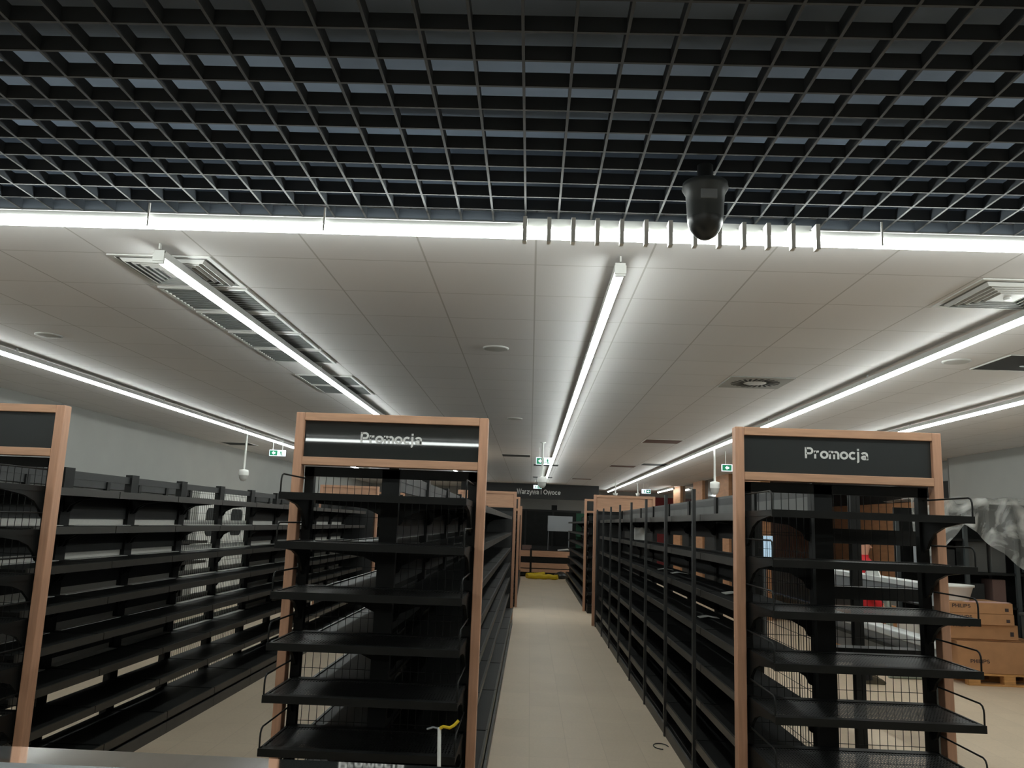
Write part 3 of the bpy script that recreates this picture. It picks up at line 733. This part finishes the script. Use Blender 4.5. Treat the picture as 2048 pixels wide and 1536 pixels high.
# wrapped rack with plastic film
t = thing('wrapped_rack', (5.35, 11.6, 0), 'dark tall rack under clear plastic film at right', 'rack')
for xx in (0, .62, 1.3, 1.78):
    for yy in (0, .7): MB().box(xx, xx+.05, yy, yy+.05, 0, 2.1 if xx == 0 else 2.2).build('post', M_RACK, t)
for z in (.35, .85, 1.3, 1.75): MB().box(.05, 1.78, .03, .72, z, z+.03).build('shelf', M_BLACK, t)
MB().box(0, 1.83, .76, .79, .1, 2.2).build('back_panel', M_BLACK, t)
MB().box(.66, 1.83, -.01, .76, 2.2, 2.26).build('top', M_BLACK, t)
for k, (x, z, w_, h_, mm, lb) in enumerate(((.12, 1.33, .16, .34, M_GREYM, 'pale narrow package on the wrapped rack, left bay'), (.36, 1.33, .2, .3, M_PANEL, 'dark package on the wrapped rack, left bay'), (.72, 1.33, .28, .42, M_GREYP, 'grey package on the wrapped rack, middle bay'), (1.05, 1.33, .2, .42, M_GREYP, 'second grey package on the wrapped rack, middle bay'), (.7, .88, .24, .3, M_PANEL, 'low dark package on the wrapped rack'), (1.05, .88, .18, .36, M_PINKW, 'brownish package on the wrapped rack'))):
    tag(MB().box(0, w_, 0, .3, 0, h_).build('package', mm, None, (5.35+x, 11.75, z), bevel=.01), lb, 'package')
# film: drooping sheet over the top with folds hanging down the front
def drape(x0, x1, y0, y1, ztop, drop, name, label, seed=1, nx=70, ny=46):
    rnd = random.Random(seed); ph = [rnd.uniform(0, 6.28) for _ in range(8)]
    vs = []; fs = []
    for i in range(nx+1):
        u = i/nx; X = x0+(x1-x0)*u
        dl = drop(u)
        for j in range(ny+1):
            v = j/ny
            tot = (y1-y0)+dl; s = v*tot
            if s < (y1-y0): Y = y1-s; Z = ztop(u)+.02*sin(9*u+ph[0])*sin(7*v+ph[1])
            else:
                q = s-(y1-y0); Y = y0-.04-.02*q-.045*sin(22*u+2.2*q+ph[2])*min(1, q*3)-.02*sin(47*u+ph[3]-3*q); Z = ztop(u)-q+.02*sin(9*u+ph[0])
            vs.append((X+.02*sin(5*v+ph[4]), Y, Z+.012*sin(38*u+ph[5]+6*v)))
    for i in range(nx):
        for j in range(ny):
            a = i*(ny+1)+j; fs.append((a, a+1, a+ny+2, a+ny+1))
    o = MB().add(vs, fs, 0, True).build(name, M_FILM)
    return tag(o, label, 'plastic film')
def dr(u):
    pts = [(0, .55), (.08, .8), (.2, .72), (.3, .5), (.36, .34), (.5, .55), (.65, .82), (.8, 1.02), (.9, .9), (1, .7)]
    for (a, b), (c_, d_) in zip(pts, pts[1:]):
        if a <= u <= c_: return b+(d_-b)*(u-a)/(c_-a)
    return .5
drape(5.22, 7.15, 11.55, 12.4, lambda u: 2.29+.05*min(1, max(0, (u-.12)/.2)), dr, 'film_cover', 'clear crumpled plastic film draped over the dark rack')
tag(MB().box(0, .6, 0, .4, 0, .55).box(-.02, .62, -.02, .42, .5, .55).build('grey_crate', M_GREYP, None, (6.53, 10.97, .30), bevel=.02), 'grey plastic crate at the right picture edge beside the cartons', 'crate')
tag(MB().box(0, .62, 0, .45, 0, .30).build('dark_trolley_base', M_RACK, None, (6.52, 10.95, 0), bevel=.02), 'dark low box carrying the grey crate at the right edge', 'box')

# small things seen between the shelves
tag(MB().box(0, .20, 0, .03, 0, .30).box(.05, .07, -.003, 0, 0, .3, 1).build('blue_screen', [M_SCREEN, M_DUCT], None, (3.24, 11.9, 1.42)), 'small lit bluish screen glimpsed over the right shelving run', 'screen')
tag(MB().box(0, .05, 0, .05, 0, 1.42).build('screen_pole', M_RACK, None, (3.31, 11.94, 0)), 'thin dark pole holding the small bluish screen', 'pole')

for k, (x, y, z, lb) in enumerate(((1.42, 9.2, 1.321, 'white price card lying on the third shelf of the right run'), (1.45, 8.5, 1.321, 'second white price card on the third shelf, nearer the viewer'), (1.42, 7.0, 1.051, 'white price card on the fourth shelf of the right run'), (1.40, 6.0, 1.321, 'crumpled white leaflet on the nearest bay of the right run'))):
    MBk = MB().prism([(0, 0), (.07, .012), (.16, 0), (.16, .004), (.07, .016), (0, .004)], 'y', 0, .11+.03*(k % 2))
    tag(MBk.build('price_card', M_WHITE, None, (x, y, z)), lb, 'card')
tag(MB().box(0, .16, 0, .06, 0, .18).build('white_carton', M_WHITE, None, (1.50, 11.95, 1.591), bevel=.008), 'small white box on the second shelf of the right run, far along it', 'box')
# ---- near the camera: glass counter edge, stick
t = thing('glass_counter', (-2.6, 0, 0), 'glass topped counter edge in the lower left foreground', 'counter')
MB().add([(0, 1.533, 1.334), (2.85, 1.508, 1.334), (2.85, 1.424, 1.334), (0, 1.424, 1.334), (0, 1.533, 1.34), (2.85, 1.508, 1.34), (2.85, 1.424, 1.34), (0, 1.424, 1.34)],
         [(0, 3, 2, 1), (4, 5, 6, 7), (0, 1, 5, 4), (1, 2, 6, 5), (2, 3, 7, 6), (3, 0, 4, 7)]).build('glass_top', M_GLASS, t)
MB().add([(0, 1.423, 1.325), (2.85, 1.423, 1.325), (2.85, 1.0, 1.325), (0, 1.0, 1.325), (0, 1.423, 1.341), (2.85, 1.423, 1.341), (2.85, 1.0, 1.341), (0, 1.0, 1.341)],
         [(0, 3, 2, 1), (4, 5, 6, 7), (0, 1, 5, 4), (1, 2, 6, 5), (2, 3, 7, 6), (3, 0, 4, 7)]).build('metal_rim', M_GREYM, t)
MB().box(0.02, 2.8, .8, 1.34, 0, 1.325).build('cabinet_body', M_PANEL, t)
t = thing('leaning_stick', (-.38, 3.95, 0), 'thin white stick with a yellow ribbon leaning on the middle stand', 'stick')
MB().tube([(.06, -.30, 0.006), (-.02, .165, .79)], .009, 8).build('stick_shaft', M_WHITE, t)
MB().tube([(-.02, .165, .785), (.0, .15, .80), (.03, .15, .795), (.05, .16, .805), (.07, .17, .825)], .008, 6).build('ribbon', M_YEL, t)
MB().tube([(-.02, .165, .785), (-.05, .17, .79), (-.08, .18, .778)], .005, 6).build('loose_end', M_GREYM, t)
# cable loop and wrapper on the aisle floor
cl = [(1.13+.06*cos(a), 7.15+.09*sin(a), .006) for a in [j*.3 for j in range(17)]]
tag(MB().tube(cl, .004, 6).build('cable_loop', M_BLACK), 'small black cable loop at the foot of the right shelving run', 'cable')
tag(MB().prism([(0, 0), (.08, 0), (.09, .03), (.04, .045), (0, .03)], 'y', 0, .06).build('clear_wrapper', M_FILM, None, (1.03, 5.85, 0)), 'crumpled clear wrapper on the floor in the lower middle', 'wrapper')

# ================================================================ PERSON (seen through the right stand)
def skin_body(name, verts, edges, m, parent=None, sub=2, root=0):
    me = bpy.data.meshes.new(name); me.from_pydata([v[:3] for v in verts], edges, []); me.materials.append(m)
    o = put(name, me, parent)
    sk = o.modifiers.new('skin', 'SKIN'); sk.use_smooth_shade = True
    me.skin_vertices.new(name='') if not me.skin_vertices else None
    for i, v in enumerate(verts):
        r = v[3]; me.skin_vertices[0].data[i].radius = (r, r if len(v) < 5 else v[4])
        me.skin_vertices[0].data[i].use_root = (i == root)
    ss = o.modifiers.new('sub', 'SUBSURF'); ss.levels = sub; ss.render_levels = sub
    return o
p = thing('person', (4.20, 10.65, 0), 'person in a red jacket and black trousers standing behind the right stand', 'person', rz=radians(-8))
V = [(0, 0, .95, .10, .13), (0, 0, 1.15, .09, .12), (0, 0, 1.36, .09, .13), (0, 0, 1.47, .055), (.01, 0, 1.56, .065), (.02, 0, 1.63, .085, .075), (.02, 0, 1.71, .07),
     (0, .19, 1.41, .055), (-.02, .25, 1.14, .042), (.14, .24, .92, .032), (.20, .235, .88, .034, .02),
     (0, -.19, 1.41, .055), (-.02, -.25, 1.14, .042), (.14, -.24, .92, .032), (.20, -.235, .88, .034, .02),
     (0, .10, .86, .09), (.0, .11, .48, .06), (-.02, .11, .08, .045), (.10, .12, .035, .035),
     (0, -.10, .86, .09), (.0, -.11, .48, .06), (-.02, -.11, .08, .045), (.10, -.12, .035, .035)]
E_ = [(0, 1), (1, 2), (2, 3), (3, 4), (4, 5), (5, 6), (2, 7), (7, 8), (8, 9), (9, 10), (2, 11), (11, 12), (12, 13), (13, 14), (0, 15), (15, 16), (16, 17), (17, 18), (0, 19), (19, 20), (20, 21), (21, 22)]
for sgn, wr in ((1, 10), (-1, 14)):
    bx_, by_ = .20, .235*sgn
    for k in range(4):
        yb = by_+(k-1.5)*.02; n0 = len(V); ln = (.075, .085, .08, .062)[k]
        V += [(bx_+.035, yb, .865, .0095), (bx_+.035+ln*.55, yb, .845, .009), (bx_+.025+ln*.8, yb, .815, .0075)]
        E_ += [(wr, n0), (n0, n0+1), (n0+1, n0+2)]
    n0 = len(V); V += [(bx_+.0, by_-.035*sgn, .865, .011), (bx_+.03, by_-.055*sgn, .845, .009)]; E_ += [(wr, n0), (n0, n0+1)]
skin_body('body', V, E_, M_SKIN, p)
def loft(mb, rings, n=24):
    """closed surface through ellipses (x, y, z, rx, ry)"""
    vs = [(x+rx*cos(2*pi*j/n), y+ry*sin(2*pi*j/n), z) for x, y, z, rx, ry in rings for j in range(n)]
    fs = [(i*n+j, i*n+(j+1) % n, (i+1)*n+(j+1) % n, (i+1)*n+j) for i in range(len(rings)-1) for j in range(n)]
    mb.add(vs, fs, 0, True); mb.add(vs[:n], [tuple(range(n-1, -1, -1))]); mb.add(vs[-n:], [tuple(range(n))])
q = MB()
loft(q, [(0, 0, .84, .135, .19), (0, 0, .95, .14, .19), (0, 0, 1.15, .135, .185), (0, 0, 1.32, .145, .205), (0, 0, 1.42, .13, .215), (0, 0, 1.47, .10, .16), (0, 0, 1.50, .075, .085), (.005, 0, 1.535, .07, .075)])
for sgn in (1, -1):
    q.tube([(0, sgn*.13, 1.42), (0, sgn*.20, 1.415), (-.01, sgn*.235, 1.34), (-.02, sgn*.26, 1.14), (.05, sgn*.255, 1.04), (.13, sgn*.24, .935)], [.06, .075, .072, .058, .052, .044], 14)
q.build('jacket', M_RED, p)
q = MB()
loft(q, [(0, 0, .74, .11, .16), (0, 0, .84, .135, .182), (0, 0, .93, .13, .178), (0, 0, .99, .12, .165)])
for sgn in (1, -1):
    q.tube([(0, sgn*.085, .88), (0, sgn*.10, .72), (.01, sgn*.11, .48), (-.02, sgn*.11, .10), (-.015, sgn*.11, .045)], [.10, .10, .078, .068, .072], 16)
q.build('trousers', M_TROUS, p)
for sgn in (1, -1):
    q = MB(); pts = [(-.11, 0), (.18, 0), (.19, .03), (.15, .06), (.05, .09), (0, .12), (-.10, .12), (-.115, .05)]
    q.prism(pts, 'y', sgn*.115-.048, sgn*.115+.048); q.build('shoe', M_SHOE, p, bevel=.012)
q = MB(); q.lathe([(.03, -.06), (.085, -.03), (.097, .02), (.085, .065), (.05, .095), (.001, .105)], c=(.0, 0, 1.70), n=20); q.build('hair', M_HAIR, p)
q = MB()
for sgn in (1, -1):
    q.lathe([(.001, -.01), (.010, 0), (.001, .01)], c=(.095, sgn*.03, 1.665), n=10)
q.build('eye', M_DUCT, p)
MB().prism([(.09, 1.66), (.125, 1.622), (.09, 1.615)], 'y', -.012, .012).build('nose', M_SKIN, p, bevel=.004)
MB().box(.088, .098, -.025, .025, 1.588, 1.598).build('mouth', M_PINKW, p)
